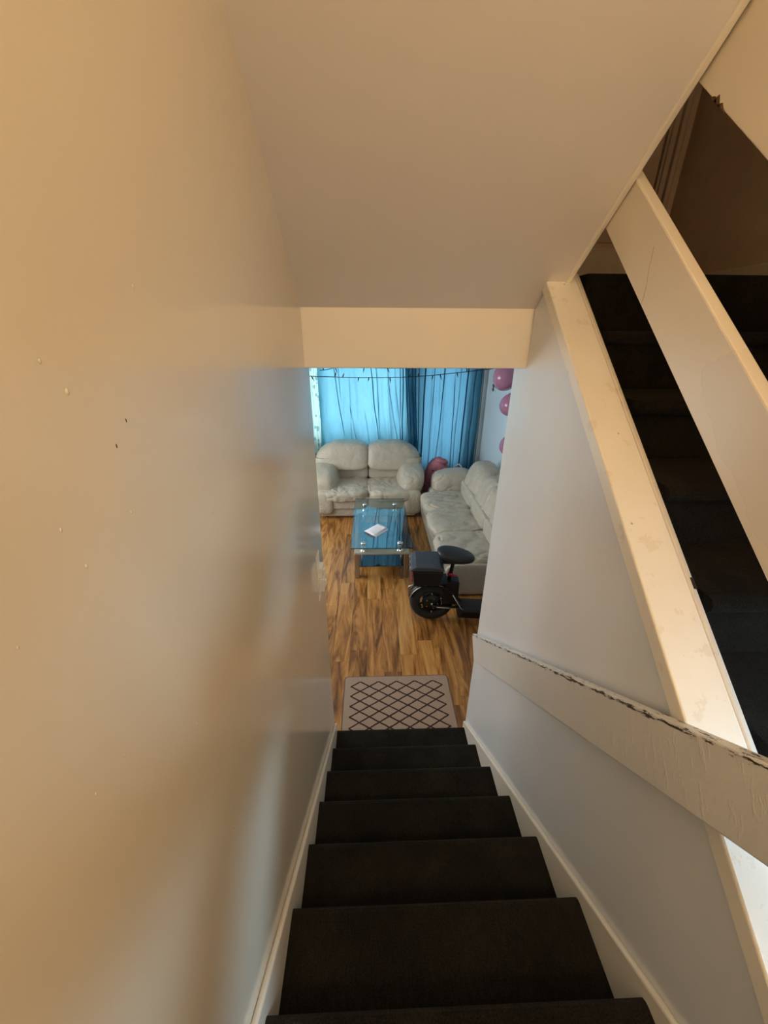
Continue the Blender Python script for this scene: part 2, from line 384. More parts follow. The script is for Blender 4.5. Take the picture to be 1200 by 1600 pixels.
for yy, zz, r_n in NUBS:
    MB().lathe([(r_n, 0), (r_n*.85, r_n*.35), (r_n*.45, r_n*.55), (0, r_n*.6)], 10).build('paint_nub', 'wall_paint', wl, loc=(WL-.0002, yy, H+zz), rot=(0, R(90), 0)).scale = (1.5, 1, 1)
for yy, zz in CHIPS:
    MB().lathe([(.0013, 0), (.0010, .0004), (0, .0005)], 8).build('paint_chip', 'chip_dark', wl, loc=(WL, yy, H+zz), rot=(0, R(90), 0)).scale = (2.0, .7, 1)
yi = (1.378+1.213)/(.7508+TB)
struct(MB().prism([(-.06, 0), (1.879, 0), (1.879, 2.66), (1.731, 2.66), (1.731, sz(1.378, 1.731)), (yi, uz(-1.213, yi)), (-.06, uz(-1.213, -.06))], WR, .748).build('wall_right', 'wall_paint_grey', bevel=.004),
       'grey-white half wall to the right of the carpeted steps, under the sloping capping board', 'wall')
struct(MB().box(WL-.02, WR+.02, 1.731, 1.82, H-.146, H+.17).build('trim_1', 'lintel_paint', bevel=.004),
       'cream lintel band across the foot of the sloping ceiling, above the living room opening', 'lintel')
# sloping soffit of the flight above
sof = MB().prism([(-.12, sz(1.378, -.12)), (1.74, sz(1.378, 1.74)), (1.74, sz(1.378, 1.74)+.30), (-.12, sz(1.378, -.12)+.30)], WL-.02, .722).build('ceiling', 'soffit_paint')
struct(sof, 'smooth sloping ceiling over the stairs, underside of the flight above', 'ceiling')
o = MB().prism([(-.12, sz(1.370, -.12)), (1.70, sz(1.370, 1.70)), (1.70, sz(1.404, 1.70)), (-.12, sz(1.404, -.12))], .713, .732).build('edge_bead', 'trim_gloss', sof, bevel=.004)
o = MB().prism([(-.12, sz(1.404, -.12)), (1.70, sz(1.404, 1.70)), (1.70, sz(1.664, 1.70)), (-.12, sz(1.664, -.12))], .722, .730).build('stringer_side', 'trim_gloss', sof)
struct(MB().box(WL, 1.8, -1.3, -.12, H+1.455, H+1.6).build('ceiling_landing', 'ceiling_paint'), 'flat ceiling over the landing at the head of the stairs', 'ceiling')
struct(MB().box(-2.9, 2.2, -1.4, 7.1, 5.6, 5.7).build('ceiling_stairwell', 'ceiling_paint'), 'high ceiling at the top of the stairwell', 'ceiling')
struct(MB().box(WL, 1.8, -1.3, -.165, H-1.25, H-1.076).build('floor_landing', 'carpet'), 'dark carpeted landing at the head of the stairs', 'floor')
# back wall of the landing
bw = MB().box(WL, 1.8, -1.1, -1.0, H-1.25, 5.6)
struct(bw.build('wall_back', 'wall_paint'), 'cream wall at the back of the landing', 'wall')
def window(name, x0, x1, z0, z1, y0, y1, label, mull=(), axis='y', rail=None):
    e = empty(name, ((x0+x1)/2, (y0+y1)/2, z0) if axis == 'y' else ((y0+y1)/2, (x0+x1)/2, z0)); struct(e, label, 'window')
    def bx(a0, a1, c0, c1, d=0):
        m = MB()
        if axis == 'y': m.box(a0-e.location.x, a1-e.location.x, y0+d-e.location.y, y1-d-e.location.y, c0-z0, c1-z0)
        else: m.box(y0+d-e.location.x, y1-d-e.location.x, a0-e.location.y, a1-e.location.y, c0-z0, c1-z0)
        return m
    w_ = .045
    for a in ((x0, x0+w_, z0, z1), (x1-w_, x1, z0, z1), (x0+w_, x1-w_, z0, z0+w_), (x0+w_, x1-w_, z1-w_, z1)): bx(*a).build('window_frame', 'white_trim', e)
    edges = [x0+w_]+[q for m in mull for q in (m-.025, m+.025)]+[x1-w_]
    for m in mull: bx(m-.025, m+.025, z0+w_, z1-w_).build('mullion', 'white_trim', e)
    mid = (y1-y0)/2-.003
    for i in range(0, len(edges), 2): bx(edges[i], edges[i+1], z0+w_, z1-w_, mid).build('pane', 'window_glass', e)
    return e
window('window_added_stair', -.28, .22, H-.92, H-.40, 1.595, 1.645, 'unseen small low window added beside the upper right flight', (), 'x')  # added out of view so cool light reaches the capping board

# wall panel above the planks, beside the upper right flight
struct(MB().prism([(-.30, uz(-.452, -.30)), (1.80, uz(-.452, 1.80)), (1.80, 5.6), (-.30, 5.6)], .738, .80).build('wall_panel', 'plank_paint', bevel=.003),
       'cream boarded wall with a chipped lower edge at the upper right, above the wide plank', 'wall')
ws = MB()
for a in ((-1.3, -.28, 0, 5.6), (.22, 2.5, 0, 5.6), (-.28, .22, 0, H-.92), (-.28, .22, H-.40, 5.6)): ws.box(1.57, 1.67, a[0], a[1], a[2], a[3])
wp = bpy.data.objects['wall_panel']
for dy, h_, w_ in ((-.012, .008, .014), (.004, .014, .012), (.016, .006, .012)):
    yq = 1.0853+dy; zq = uz(-.452, yq)
    MB().prism([(yq-w_, uz(-.452, yq-w_)-.001), (yq+w_, uz(-.452, yq+w_)-.001), (yq+w_*.5, zq+h_*.5+.006), (yq-.002, zq+h_)], .7372, .7385).build('chipped_spot', 'underlay', wp)
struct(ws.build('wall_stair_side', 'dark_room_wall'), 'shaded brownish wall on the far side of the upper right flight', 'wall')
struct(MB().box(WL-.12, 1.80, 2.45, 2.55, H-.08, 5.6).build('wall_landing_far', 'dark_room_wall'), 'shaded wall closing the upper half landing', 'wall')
struct(MB().prism([(.80, 1.66), (1.569, 1.66), (1.569, 2.45), (WL-.12, 2.45), (WL-.12, 1.88), (.80, 1.88)], H-.05, H+.19, 'z').build('floor_half_landing', 'carpet'), 'black carpeted upper half landing', 'floor')
struct(MB().box(1.552, 1.57, 1.66, 2.42, H+.19, H+.245).build('baseboard_landing_side', 'skirting_paint', bevel=.003), 'low skirting along the shaded wall of the upper half landing', 'skirting')
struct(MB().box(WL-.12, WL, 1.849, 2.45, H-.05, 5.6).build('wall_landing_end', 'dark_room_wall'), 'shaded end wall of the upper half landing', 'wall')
# door on the half landing
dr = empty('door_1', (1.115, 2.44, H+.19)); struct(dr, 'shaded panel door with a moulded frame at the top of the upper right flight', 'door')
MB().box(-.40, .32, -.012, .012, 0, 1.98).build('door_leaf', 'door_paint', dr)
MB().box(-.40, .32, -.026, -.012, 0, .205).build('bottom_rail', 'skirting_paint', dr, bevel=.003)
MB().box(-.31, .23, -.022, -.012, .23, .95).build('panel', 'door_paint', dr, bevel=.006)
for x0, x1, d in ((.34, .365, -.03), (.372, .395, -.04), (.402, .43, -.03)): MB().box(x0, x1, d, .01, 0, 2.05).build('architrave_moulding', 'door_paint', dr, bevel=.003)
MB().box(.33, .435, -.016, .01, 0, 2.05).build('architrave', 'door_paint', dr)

# skirtings beside the lower flight
sk = lambda c, y0, y1: [(y0, dz(c, y0)), (y1, dz(c, y1)), (y1, max(0.001, dz(c-.36, y1))), (y0, dz(c-.36, y0))]
struct(MB().prism(sk(-1.135, -.16, 1.855), WL, -.256).build('baseboard_left', 'trim_gloss', bevel=.006), 'sloping cream skirting board along the left edge of the carpeted steps', 'skirting')
struct(MB().prism(sk(-1.158, -.10, 1.875), .642, WR).build('baseboard_right', 'trim_gloss', bevel=.006), 'sloping pale skirting board along the right edge of the carpeted steps', 'skirting')

# ---------------------------------------------------------------- lower flight
NOSE0, GO = .3365, .2517
st = empty('staircase', (.19, 1.84, 0)); tag(st, 'flight of steps in dark carpet leading down to the living room', 'staircase')
def step_mesh(y1, z1, y0, zb, x0, x1):
    r = .022; prof = [(y0, z1)]
    for k in range(7):
        a = R(90-30*k) if k < 4 else None
    prof = [(y0, zb), (y0, z1)]
    for k in range(0, 7): a = R(90-k*30); prof.append((y1-r+r*math.cos(a), z1-r+r*math.sin(a)))
    prof += [(y1-.03, z1-2*r-.004), (y1-.03, zb)]
    return MB().prism(prof, x0, x1)
for k in range(-1, 7):
    yn = NOSE0+k*GO; zn = dz(-1.1965, yn); zb = dz(-1.1965, yn+GO) if k < 6 else .001
    s_ = step_mesh(yn, zn, yn-GO-.05, max(.001, zb-.03), -.256, .642)
    s_.v = [(x-.19, y-1.84, z) for x, y, z in s_.v]
    s_.build('step', 'carpet', st)
# upper right flight (rises away from the viewer)
su = empty('staircase', (1.25, 0, H-1.076)); tag(su, 'black carpeted flight rising on the right behind the painted planks', 'staircase')
for k in range(1, 7):
    yn = 1.64-.233*k; zn = H+.19-.19*k
    prof = [(yn+.283, zn-.25), (yn+.283, zn)]
    for j in range(7): a = R(90+j*30); prof.append((yn+.022+.022*math.cos(a), zn-.022+.022*math.sin(a)))
    prof += [(yn+.03, zn-.048), (yn+.03, zn-.25)]
    m = MB().prism(prof, .80, 1.568); m.v = [(x-1.25, y, z-(H-1.076)) for x, y, z in m.v]; m.build('step', 'carpet', su)
m = MB().box(.80, 1.568, 1.63, 1.66, H-.05, H+.19); m.v = [(x-1.25, y, z-(H-1.076)) for x, y, z in m.v]; m.build('top_riser', 'carpet', su)

# ---------------------------------------------------------------- balustrade and handrail
bl = empty('stair_balustrade', (.70, -.06, uz(-1.16, -.06))); tag(bl, 'cream painted sloping balustrade of a capping board and one wide plank', 'balustrade')
ox, oy, oz = bl.location
def upboard(c0, c1, y0, y1, x0, x1):
    m = MB().prism([(y0, uz(c0, y0)), (y1, uz(c0, y1)), (y1, uz(c1, y1)), (y0, uz(c1, y0))], x0, x1); m.v = [(x-ox, y-oy, z-oz) for x, y, z in m.v]; return m
upboard(-1.213, -1.16, -.06, 1.66, .645, .758).build('capping_board', 'cap_paint', bl, bevel=.004)
upboard(-1.209, -1.161, -.06, 1.66, .7595, .776).build('edge_strip', 'cap_paint', bl, bevel=.004)
m = MB().prism([(0.7399, uz(-1.1605, 0.7399)), (0.7619, uz(-1.1605, 0.7619)), (0.7479, uz(-1.20, 0.7479))], .768, .7765); m.v = [(x-ox, y-oy, z-oz) for x, y, z in m.v]; m.build('chipped_notch', 'chip_dark', bl)
# wide plank, built along its own length so that its wear follows the board
y0, y1 = -.30, 1.72; L_ = (y1-y0)/math.cos(R(39.21)); hw = (.894-.708)*math.cos(R(39.21))/2
pc = -(.894+.708)/2
m = MB().box(-L_/2, L_/2, -.0165, .0165, -hw, hw)
pl = m.build('plank', 'plank_paint', bl, bevel=.004)
ym = (y0+y1)/2
pl.rotation_euler = Matrix(((0, -1, 0), (math.cos(R(39.21)), 0, -math.sin(R(39.21))), (math.sin(R(39.21)), 0, math.cos(R(39.21))))).to_euler()
pl.location = (.7515-ox, ym-oy, uz(pc, ym)-oz)

hr = empty('handrail', (.64, 1.80, dz(-.54, 1.80))); tag(hr, 'wide painted board handrail with chipped upper edge, fixed to the right wall', 'handrail')
y0, y1 = -.30, 1.80; ca = math.cos(R(36.31)); sa = math.sin(R(36.31)); L_ = (y1-y0)/ca; hh = (.543-.345)*ca/2
rb = MB().box(-L_/2, L_/2, -.014, .014, -hh, hh).build('board', 'rail_paint', hr, bevel=.004)
ym = (y0+y1)/2
# local X down the slope, local Y towards the wall, local Z across the width
rb.rotation_euler = Matrix(((0, 1, 0), (ca, 0, sa), (-sa, 0, ca))).to_euler()
rb.location = (.629-.64, ym-1.80, dz(-.444, ym)-hr.location.z)
for yy in (.35, 1.05, 1.62):
    m = MB().prism([(yy-.04, dz(-.50, yy-.04)), (yy+.04, dz(-.50, yy+.04)), (yy+.04, dz(-.40, yy+.04)), (yy-.04, dz(-.40, yy-.04))], .643, WR)
    m.v = [(x-.64, y-1.80, z-hr.location.z) for x, y, z in m.v]; m.build('spacer_block', 'rail_paint', hr)

# light switch near the end of the left wall
sw = empty('light_switch', (WL, 1.66, H-1.13)); tag(sw, 'small white light switch low on the left wall near its end', 'light switch')
MB().box(0, .004, -.045, .045, -.125, .125).build('back_plate', 'switch_white', sw, bevel=.0015)
MB().box(.004, .030, -.035, .035, -.075, .0).build('switch_cover', 'switch_white', sw, bevel=.003)
MB().box(.004, .024, -.035, .035, .006, .06).build('switch_cover', 'switch_white', sw, bevel=.003)
MB().box(.024, .034, -.012, .012, .018, .042).build('rocker', 'switch_white', sw, bevel=.002)
MB().box(.030, .038, -.012, .012, -.05, -.022).build('rocker', 'switch_white', sw, bevel=.002)

# ---------------------------------------------------------------- living room shell
XL, XR, YF = -2.6, 1.97, 6.82
fl = MB().box(XL-.1, XR+.1, -1.4, YF+.2, -.12, -.014).build('floor', 'underlay'); struct(fl, 'warm brown wood laminate floor of the living room', 'floor')
pw = .1573; x0 = -.216
pm = {}
cols_ = range(int((XL-x0)/pw)-1, int((XR-x0)/pw)+1)
for i in cols_:
    xa = max(XL, x0+i*pw); xb = min(XR, x0+(i+1)*pw)
    if xb-xa < .02: continue
    yb = [1.85 if xa < 3 else 1.85]
    s0 = 2.785 if i == 0 else 1.85+rnd.uniform(.25, 1.25)
    y = s0; cuts = [1.85]
    while y < YF-.15: cuts.append(y); y += 1.22
    cuts.append(YF)
    for a, b in zip(cuts, cuts[1:]):
        g = .0008; gy = .004 if (i == 0 and abs(b-2.785) < 1e-6) else .0008
        key = (round(xb-xa, 3), round(b-a, 2))
        if key not in pm:
            me_o = MB().box(-(xb-xa)/2+g, (xb-xa)/2-g, -(b-a)/2+gy, (b-a)/2-g, -.012, 0).build('plank', 'laminate', fl)
            pm[key] = me_o.data; po = me_o
        else:
            po = bpy.data.objects.new('plank', pm[key]); col.objects.link(po); po.parent = fl
        po.location = ((xa+xb)/2, (a+b)/2, rnd.uniform(-.0006, .0004))
# front wall with two window openings
fw_ = MB()
W1 = (-1.15, .665, .98, 2.42); W2 = (.86, 1.64, .55, 2.42)
for a in ((XL-.1, W1[0], 0, 2.75), (W1[0], W1[1], 0, W1[2]), (W1[0], W1[1], W1[3], 2.75), (W1[1], W2[0], 0, 2.75), (W2[0], W2[1], 0, W2[2]), (W2[0], W2[1], W2[3], 2.75), (W2[1], XR+.1, 0, 2.75)):
    fw_.box(a[0], a[1], YF, YF+.2, a[2], a[3])
struct(fw_.build('wall_front', 'room_paint'), 'white front wall of the living room behind the curtains', 'wall')
struct(MB().box(XR, XR+.1, 1.85, YF+.2, 0, 2.75).build('wall_living_right', 'room_paint'), 'glossy white right wall of the living room behind the balloons', 'wall')
lw = MB()
for a in ((1.85, 3.2, 0, 2.75), (5.4, YF, 0, 2.75), (3.2, 5.4, 0, .8), (3.2, 5.4, 2.3, 2.75)): lw.box(XL-.1, XL, a[0], a[1], a[2], a[3])
struct(lw.build('wall_living_left', 'room_paint'), 'white left wall of the living room with an added side window', 'wall')
struct(MB().box(XL-.1, WL-.12, 1.73, 1.848, 0, 2.75).build('wall_near_left', 'room_paint'), 'living room wall running left from the foot of the stairs', 'wall')
struct(MB().box(.748, XR+.1, 1.76, 1.879, 0, 2.75).build('wall_near_right', 'room_paint'), 'living room wall running right from the foot of the stairs', 'wall')
struct(MB().box(XL-.1, XR+.1, 1.822, YF+.2, 2.655, 2.69).build('ceiling_living', 'ceiling_paint'), 'white ceiling of the living room', 'ceiling')
window('window_1', W1[0], W1[1], W1[2], W1[3], YF+.08, YF+.14, 'bright window behind the bright teal curtain', (-.35, .50))
window('window_2', W2[0], W2[1], W2[2], W2[3], YF+.08, YF+.14, 'tall bright window behind the darker blue curtain', (1.30,))
window('window_added_side', 3.2, 5.4, .8, 2.3, XL-.08, XL-.03, 'unseen side window added in the left wall of the living room', (4.3,), 'x')  # added out of view to bring neutral light into the room
for xx in (1.862, 1.895):
    struct(MB().box(xx, xx+.02, YF-.025-(xx-1.862)*.5, YF, .0, 2.655).build('trim_2', 'white_trim', bevel=.004), 'white vertical moulding at the right edge of the curtains', 'moulding')

# ---------------------------------------------------------------- curtains
def curtain(name, x0, x1, z0, z1, y, mat, pleats, amp, seed, gather=lambda u, v: u, yoff=lambda u, v: 0, hem=lambda u: 0, nu=420, nv=44, folds=()):
    V = []; Fq = []; W = x1-x0
    for j in range(nv+1):
        v = j/nv
        for i in range(nu+1):
            u = i/nu; g = gather(u, v)
            ph = u*pleats*2*math.pi + 1.6*math.sin(u*7.3+seed) + .5*math.sin(v*3+seed+u*9)
            pr = math.sin(ph)+.35*math.sin(2.3*ph+seed)
            a = amp*(.55+.6*noise.noise(Vector((u*5, v*1.3, seed))))
            fx = fy = 0
            for uf, sw_, back, lean, v0, v1 in folds:     # cloth doubled back on itself, fading along its height
                t = (u-uf-lean*v-.012*noise.noise(Vector((v*4, uf*9, seed))))/sw_
                if abs(t) > 3.2: continue
                k = max(0, min(1, (v-v0)/.12+.35))*max(0, min(1, (v1-v)/.12+.35)); e_ = math.exp(-t*t)
                fx -= back*.62*k*t*e_*1.9; fy -= .022*k*e_
            zz = z1+(z0+hem(u)-z1)*v
            V.append((x0+W*g+.012*math.cos(ph)+fx, y+a*pr*(.6+.4*v)+yoff(u, v)+fy+.02*noise.noise(Vector((u*22, v*5, seed+4))), zz))
    for j in range(nv):
        for i in range(nu):
            a = j*(nu+1)+i; Fq.append((a, a+1, a+nu+2, a+nu+1))
    mb = MB(); ox_ = (x0+x1)/2; mb.add([(q[0]-ox_, q[1]-y, q[2]-z0) for q in V], Fq, True)
    return mb.build(name, mat, None, loc=(ox_, y, z0))
c1 = curtain('curtain', -.86, .62, .86, 2.60, 6.70, 'teal_curtain', 5.5, .026, 1.2,
             gather=lambda u, v: u+.05*v*v*math.sin(u*3.1), yoff=lambda u, v: -.10*max(0, v-.72)/.28+(.05*math.sin(u*16)*max(0, v-.8)*5), hem=lambda u: .05*math.sin(u*11),
             folds=((.14, .012, .030, .12, -1, .9), (.21, .010, .022, .05, -1, .55), (.36, .009, .016, -.04, .3, 2), (.55, .013, .034, .10, -1, 2), (.64, .012, .034, .03, -1, 2),
                    (.74, .010, .026, .13, .25, 2), (.82, .012, .026, .10, -1, 2), (.90, .012, .030, .02, -1, .8), (.28, .009, .02, .10, .55, 2), (.47, .008, .015, .05, .6, 2), (.95, .012, .034, .0, -1, 2)))
tag(c1, 'bright teal curtain backlit by the window behind the two-seat sofa', 'curtain')
c2 = curtain('curtain', .62, 1.86, .10, 2.60, 6.71, 'blue_curtain', 6.5, .030, 3.1,
             folds=((.06, .014, .04, .02, -1, 2), (.14, .014, .04, .03, -1, 2), (.22, .012, .035, .0, -1, 2), (.36, .010, .022, -.06, -1, 2), (.50, .010, .028, -.10, -1, 2), (.63, .010, .025, .03, .2, 2), (.70, .012, .03, -.02, -1, 2), (.80, .014, .04, -.04, -1, 2), (.90, .016, .045, -.02, -1, 2)))
tag(c2, 'darker blue-teal curtain hanging to the floor in the corner by the long sofa', 'curtain')
c3 = curtain('curtain', -1.5, -.78, .30, 2.60, 6.765, 'sheer', 3, .010, 5.0, nu=120)
tag(c3, 'white sheer curtain with leaf pattern at the left edge of the window', 'curtain')
c4 = curtain('curtain', .55, .74, .60, 2.60, 6.625, 'blue_curtain', 2.5, .02, 7.0, gather=lambda u, v: u*(1-.2*v)+.75*v**1.6, nu=120, folds=((.3, .05, .03, 0, -1, 2), (.7, .05, .03, 0, -1, 2)))
tag(c4, 'narrow dark teal curtain edge slanting down between the two curtains', 'curtain')
rod = empty('curtain_rod', (.2, 6.50, 2.62)); tag(rod, 'dark curtain rod above the living room windows', 'curtain rod')
MB().tube([(-1.7, 0, 0), (1.72, 0, 0)], .012).build('pole', 'black_plastic', rod)
for xx in (-1.2, 0.42, 1.5): MB().tube([(xx, 0, 0), (xx, .319, 0)], .007).build('bracket', 'black_plastic', rod)

# string lights across the room
def strand(label, pts, bulbs, name='string_lights'):
    e = empty(name, pts[0]); tag(e, label, 'string lights'); o0 = Vector(pts[0])
    P = [Vector(q)-o0 for q in pts]; fine = []
    for i in range(len(P)-1):
        for k in range(5):
            t = k/5; a, b, c, d = P[max(i-1, 0)], P[i], P[i+1], P[min(i+2, len(P)-1)]
            fine.append(.5*((2*b)+(-a+c)*t+(2*a-5*b+4*c-d)*t*t+(-a+3*b-3*c+d)*t**3))
    fine.append(P[-1])
    MB().tube(fine, .0055, 6).build('cord', 'cord_black', e)
    for i in range(bulbs):
        q = fine[int((i+.5)/bulbs*(len(fine)-1))]; up_ = (i % 5 in (0, 4)); dxx = rnd.uniform(-.02, .03); s_ = 1 if up_ else -1; ln = rnd.uniform(.05, .085)
        b = MB().tube([q, q+Vector((dxx*.6, -.004, s_*ln*.6))], .008, 6).build('bulb_holder', 'cord_black', e)
        MB().tube([q+Vector((dxx*.6, -.004, s_*ln*.6)), q+Vector((dxx, -.006, s_*ln))], [.006, .002], 6).build('bulb', 'bulb_clear', b)
strand('black cord of tiny lights strung across in front of the curtains', [(-2.4, 5.9, 2.17), (-.84, 5.9, 2.135), (-.17, 5.9, 2.119), (.565, 5.9, 2.129), (1.12, 5.9, 2.174), (1.76, 5.9, 2.245), (1.965, 5.9, 2.28)], 19)
strand('upper wavy cord along the very top of the teal curtain', [(-.80, 6.54, 2.16), (-.68, 6.54, 2.17), (-.50, 6.54, 2.205), (-.1, 6.54, 2.20), (.2, 6.54, 2.195), (.6, 6.54, 2.20), (1.2, 6.54, 2.24)], 5)

# ---------------------------------------------------------------- two-seat sofa
LE = 'leather'
s1 = empty('sofa', (-.05, 6.05, 0)); tag(s1, 'cream leather two-seat sofa under the bright teal curtain', 'sofa')
m = MB().box(-.76, .76, -.42, .40, .03, .24); m.build('base', LE, s1, bevel=.03, bseg=3)
puffy('front_apron', (1.54, .12, .19), (0, -.40, .265), LE, s1, p=5, wr=.006, fr=6, seed=2)
for i, xs in enumerate((-.40, .40)):
    puffy('seat_cushion', (.86, .84, .24), (xs*.98, -.09, .385), LE, s1, p=3.6, wr=.030, fr=5.5, seed=3+i, n=46)
    puffy('lumbar_panel', (.74, .20, .24), (xs*.93, .235, .58), LE, s1, p=6, wr=.004, fr=7, seed=6+i, stretch=(2, 1, .4))
    sg = -1 if i == 0 else 1
    puffy('back_cushion', (.90, .36, .43), (xs*1.08, .25, .845), LE, s1, p=4.6, wr=.020, fr=3.4, seed=9+i, n=46, stretch=(1.3, 1, .7),
          deform=lambda P, c, sg=sg: (P.x, P.y+.06*c[2], P.z-(.17*max(0, sg*c[0])**2.2 if c[2] > 0 else 0)+(.02*(1-abs(c[0])) if c[2] > 0 else 0)))
MB().box(-.80, .80, .30, .42, .10, .78).build('back_frame', LE, s1, bevel=.04, bseg=3)
for sg in (-1, 1):
    puffy('arm', (.42, .80, .44), (sg*.69, -.01, .55), LE, s1, p=3.0, wr=.015, fr=3, seed=20+sg, n=40,
          deform=lambda P, c, sg=sg: (P.x+sg*.03*max(0, c[2])-sg*.05*max(0, -c[2]), P.y, P.z+.05*c[1]))
    puffy('arm_front', (.30, .20, .40), (sg*.69, -.40, .28), LE, s1, p=3.5, wr=.006, fr=5, seed=24+sg)
for sx_ in (-.66, .66):
    for sy_ in (-.34, .32): MB().tube([(sx_, sy_, 0), (sx_, sy_, .05)], .03, 10).build('foot', 'black_plastic', s1)

# ---------------------------------------------------------------- long sofa
s2 = empty('sofa', (1.30, 4.7, 0)); tag(s2, 'long cream leather sofa along the right wall behind the scooter', 'sofa')
MB().box(-.50, .50, -1.08, 1.10, .03, .27).build('base', LE, s2, bevel=.03, bseg=3)
for i in range(3):
    puffy('seat_cushion', (.80, .70, .25), (-.16, -.75+.665*i, .38), LE, s2, p=3.8, wr=.034, fr=5.0, seed=30+i, n=46, stretch=(.55, 1.5, 1))
    puffy('front_apron', (.10, .68, .20), (-.49, -.78+.64*i, .255), LE, s2, p=5, wr=.006, fr=5, seed=34+i)
    puffy('lumbar_panel', (.20, .68, .26), (.16, -.75+.665*i, .56), LE, s2, p=4, wr=.010, fr=5, seed=38+i, n=16)
    puffy('back_cushion', (.36, .78, .52), (.30, -.75+.665*i, .76), LE, s2, p=3.0, wr=.030, fr=3.6, seed=42+i, n=46, stretch=(1, 1.5, .6),
          deform=lambda P, c: (P.x+.08*c[2], P.y, P.z-.05*abs(c[1])**3))
MB().box(.36, .52, -1.06, 1.08, .10, .80).build('back_frame', LE, s2, bevel=.04, bseg=3)
puffy('arm', (.66, .36, .40), (-.02, 1.10, .55), LE, s2, p=3.1, wr=.016, fr=4, seed=50, n=36, deform=lambda P, c: (P.x, P.y+.04*c[2], P.z+.03*c[0]))
puffy('arm_front', (.20, .30, .40), (-.30, 1.02, .28), LE, s2, p=3.5, wr=.005, fr=5, seed=52)
puffy('end_panel', (.98, .07, .40), (0, -1.095, .22), LE, s2, p=6, wr=.003, fr=4, seed=55)
for sx_ in (-.40, .40):
    for sy_ in (-1.0, 1.0): MB().tube([(sx_, sy_, 0), (sx_, sy_, .05)], .03, 10).build('foot', 'black_plastic', s2)

# ---------------------------------------------------------------- coffee table
ct = empty('coffee_table', (.115, 4.56, 0)); tag(ct, 'glass coffee table with metal legs in front of the two-seat sofa', 'coffee table')
GX, GY0, GY1, GZ = .355, -.68, .76, .462
top = MB().box(-GX, GX, GY0, GY1, GZ, GZ+.008).build('glass_top', 'table_glass', ct)
for a in ((-GX-.001, GX+.001, GY0-.004, GY0-.0005), (-GX-.001, GX+.001, GY1+.0005, GY1+.004), (-GX-.004, -GX-.0005, GY0, GY1), (GX+.0005, GX+.004, GY0, GY1)):
    MB().box(a[0], a[1], a[2], a[3], GZ-.001, GZ+.009).build('glass_edge', 'glass_edge', top)
for yy in (-.57, .55):
    MB().box(-.325, .325, yy-.055, yy+.055, .345, .372).build('cross_board', 'cream_board', ct, bevel=.005)
    for sx_ in (-1, 1):
        MB().box(sx_*.295-.028, sx_*.295+.028, yy-.03, yy+.03, 0, .345).build('leg', 'brushed_metal', ct, bevel=.006)
        so = MB().lathe([(0, .372), (.042, .372), (.042, .382), (.032, .387), (.032, .454), (.036, .458), (.036, .4615), (0, .4615)], 16, c=(sx_*.215, yy+.0, 0)).build('standoff', 'chrome', ct)
        MB().lathe([(0, .4702), (.034, .4702), (.034, .480), (.024, .487), (0, .488)], 16, c=(sx_*.215, yy, 0)).build('standoff_cap', 'chrome', so)
        MB().tube([(sx_*.235, yy*.93, .172), (sx_*.235, yy*.93, .345)], .008, 8).build('shelf_rod', 'chrome', ct)
MB().box(-.265, .265, -.60, .58, .163, .172).build('lower_shelf', 'black_glass', ct, bevel=.002)
# folded paper
pe = empty('folded_paper', (.055, 4.31, .4705), R(0)); tag(pe, 'folded white sheet of paper lying on the glass coffee table', 'paper')
def sheet(q, name, lift, z):
    V = []; n = 8
    for t in (0, 1):
        for j in range(n+1):
            for i in range(n+1):
                u, v = i/n, j/n; P = Vector(q[0])*(1-u)*(1-v)+Vector(q[1])*u*(1-v)+Vector(q[2])*u*v+Vector(q[3])*(1-u)*v
                V.append((P.x, P.y, z+lift(u, v)+t*.0015))
    Fq = []; N1 = (n+1)**2
    for j in range(n):
        for i in range(n):
            a = j*(n+1)+i; Fq.append((a, a+n+1, a+n+2, a+1)); Fq.append((N1+a, N1+a+1, N1+a+n+2, N1+a+n+1))
    for i in range(n):
        for (a, b) in ((i, i+1), (n*(n+1)+i+1, n*(n+1)+i), ((i+1)*(n+1), i*(n+1)), (i*(n+1)+n, (i+1)*(n+1)+n)): Fq.append((a, b, N1+b, N1+a))
    mb = MB(); mb.add(V, Fq, True); return mb.build(name, 'paper', pe)
sheet([(-.145, -.02), (-.005, -.17), (.155, .02), (.03, .17)], 'lower_leaf', lambda u, v: .001, 0)
sheet([(-.15, -.03), (-.03, -.165), (.135, .045), (.03, .175)], 'upper_leaf', lambda u, v: .006+.018*(math.sin(u*3.1)*(1-v))+.012*v*u, .002)

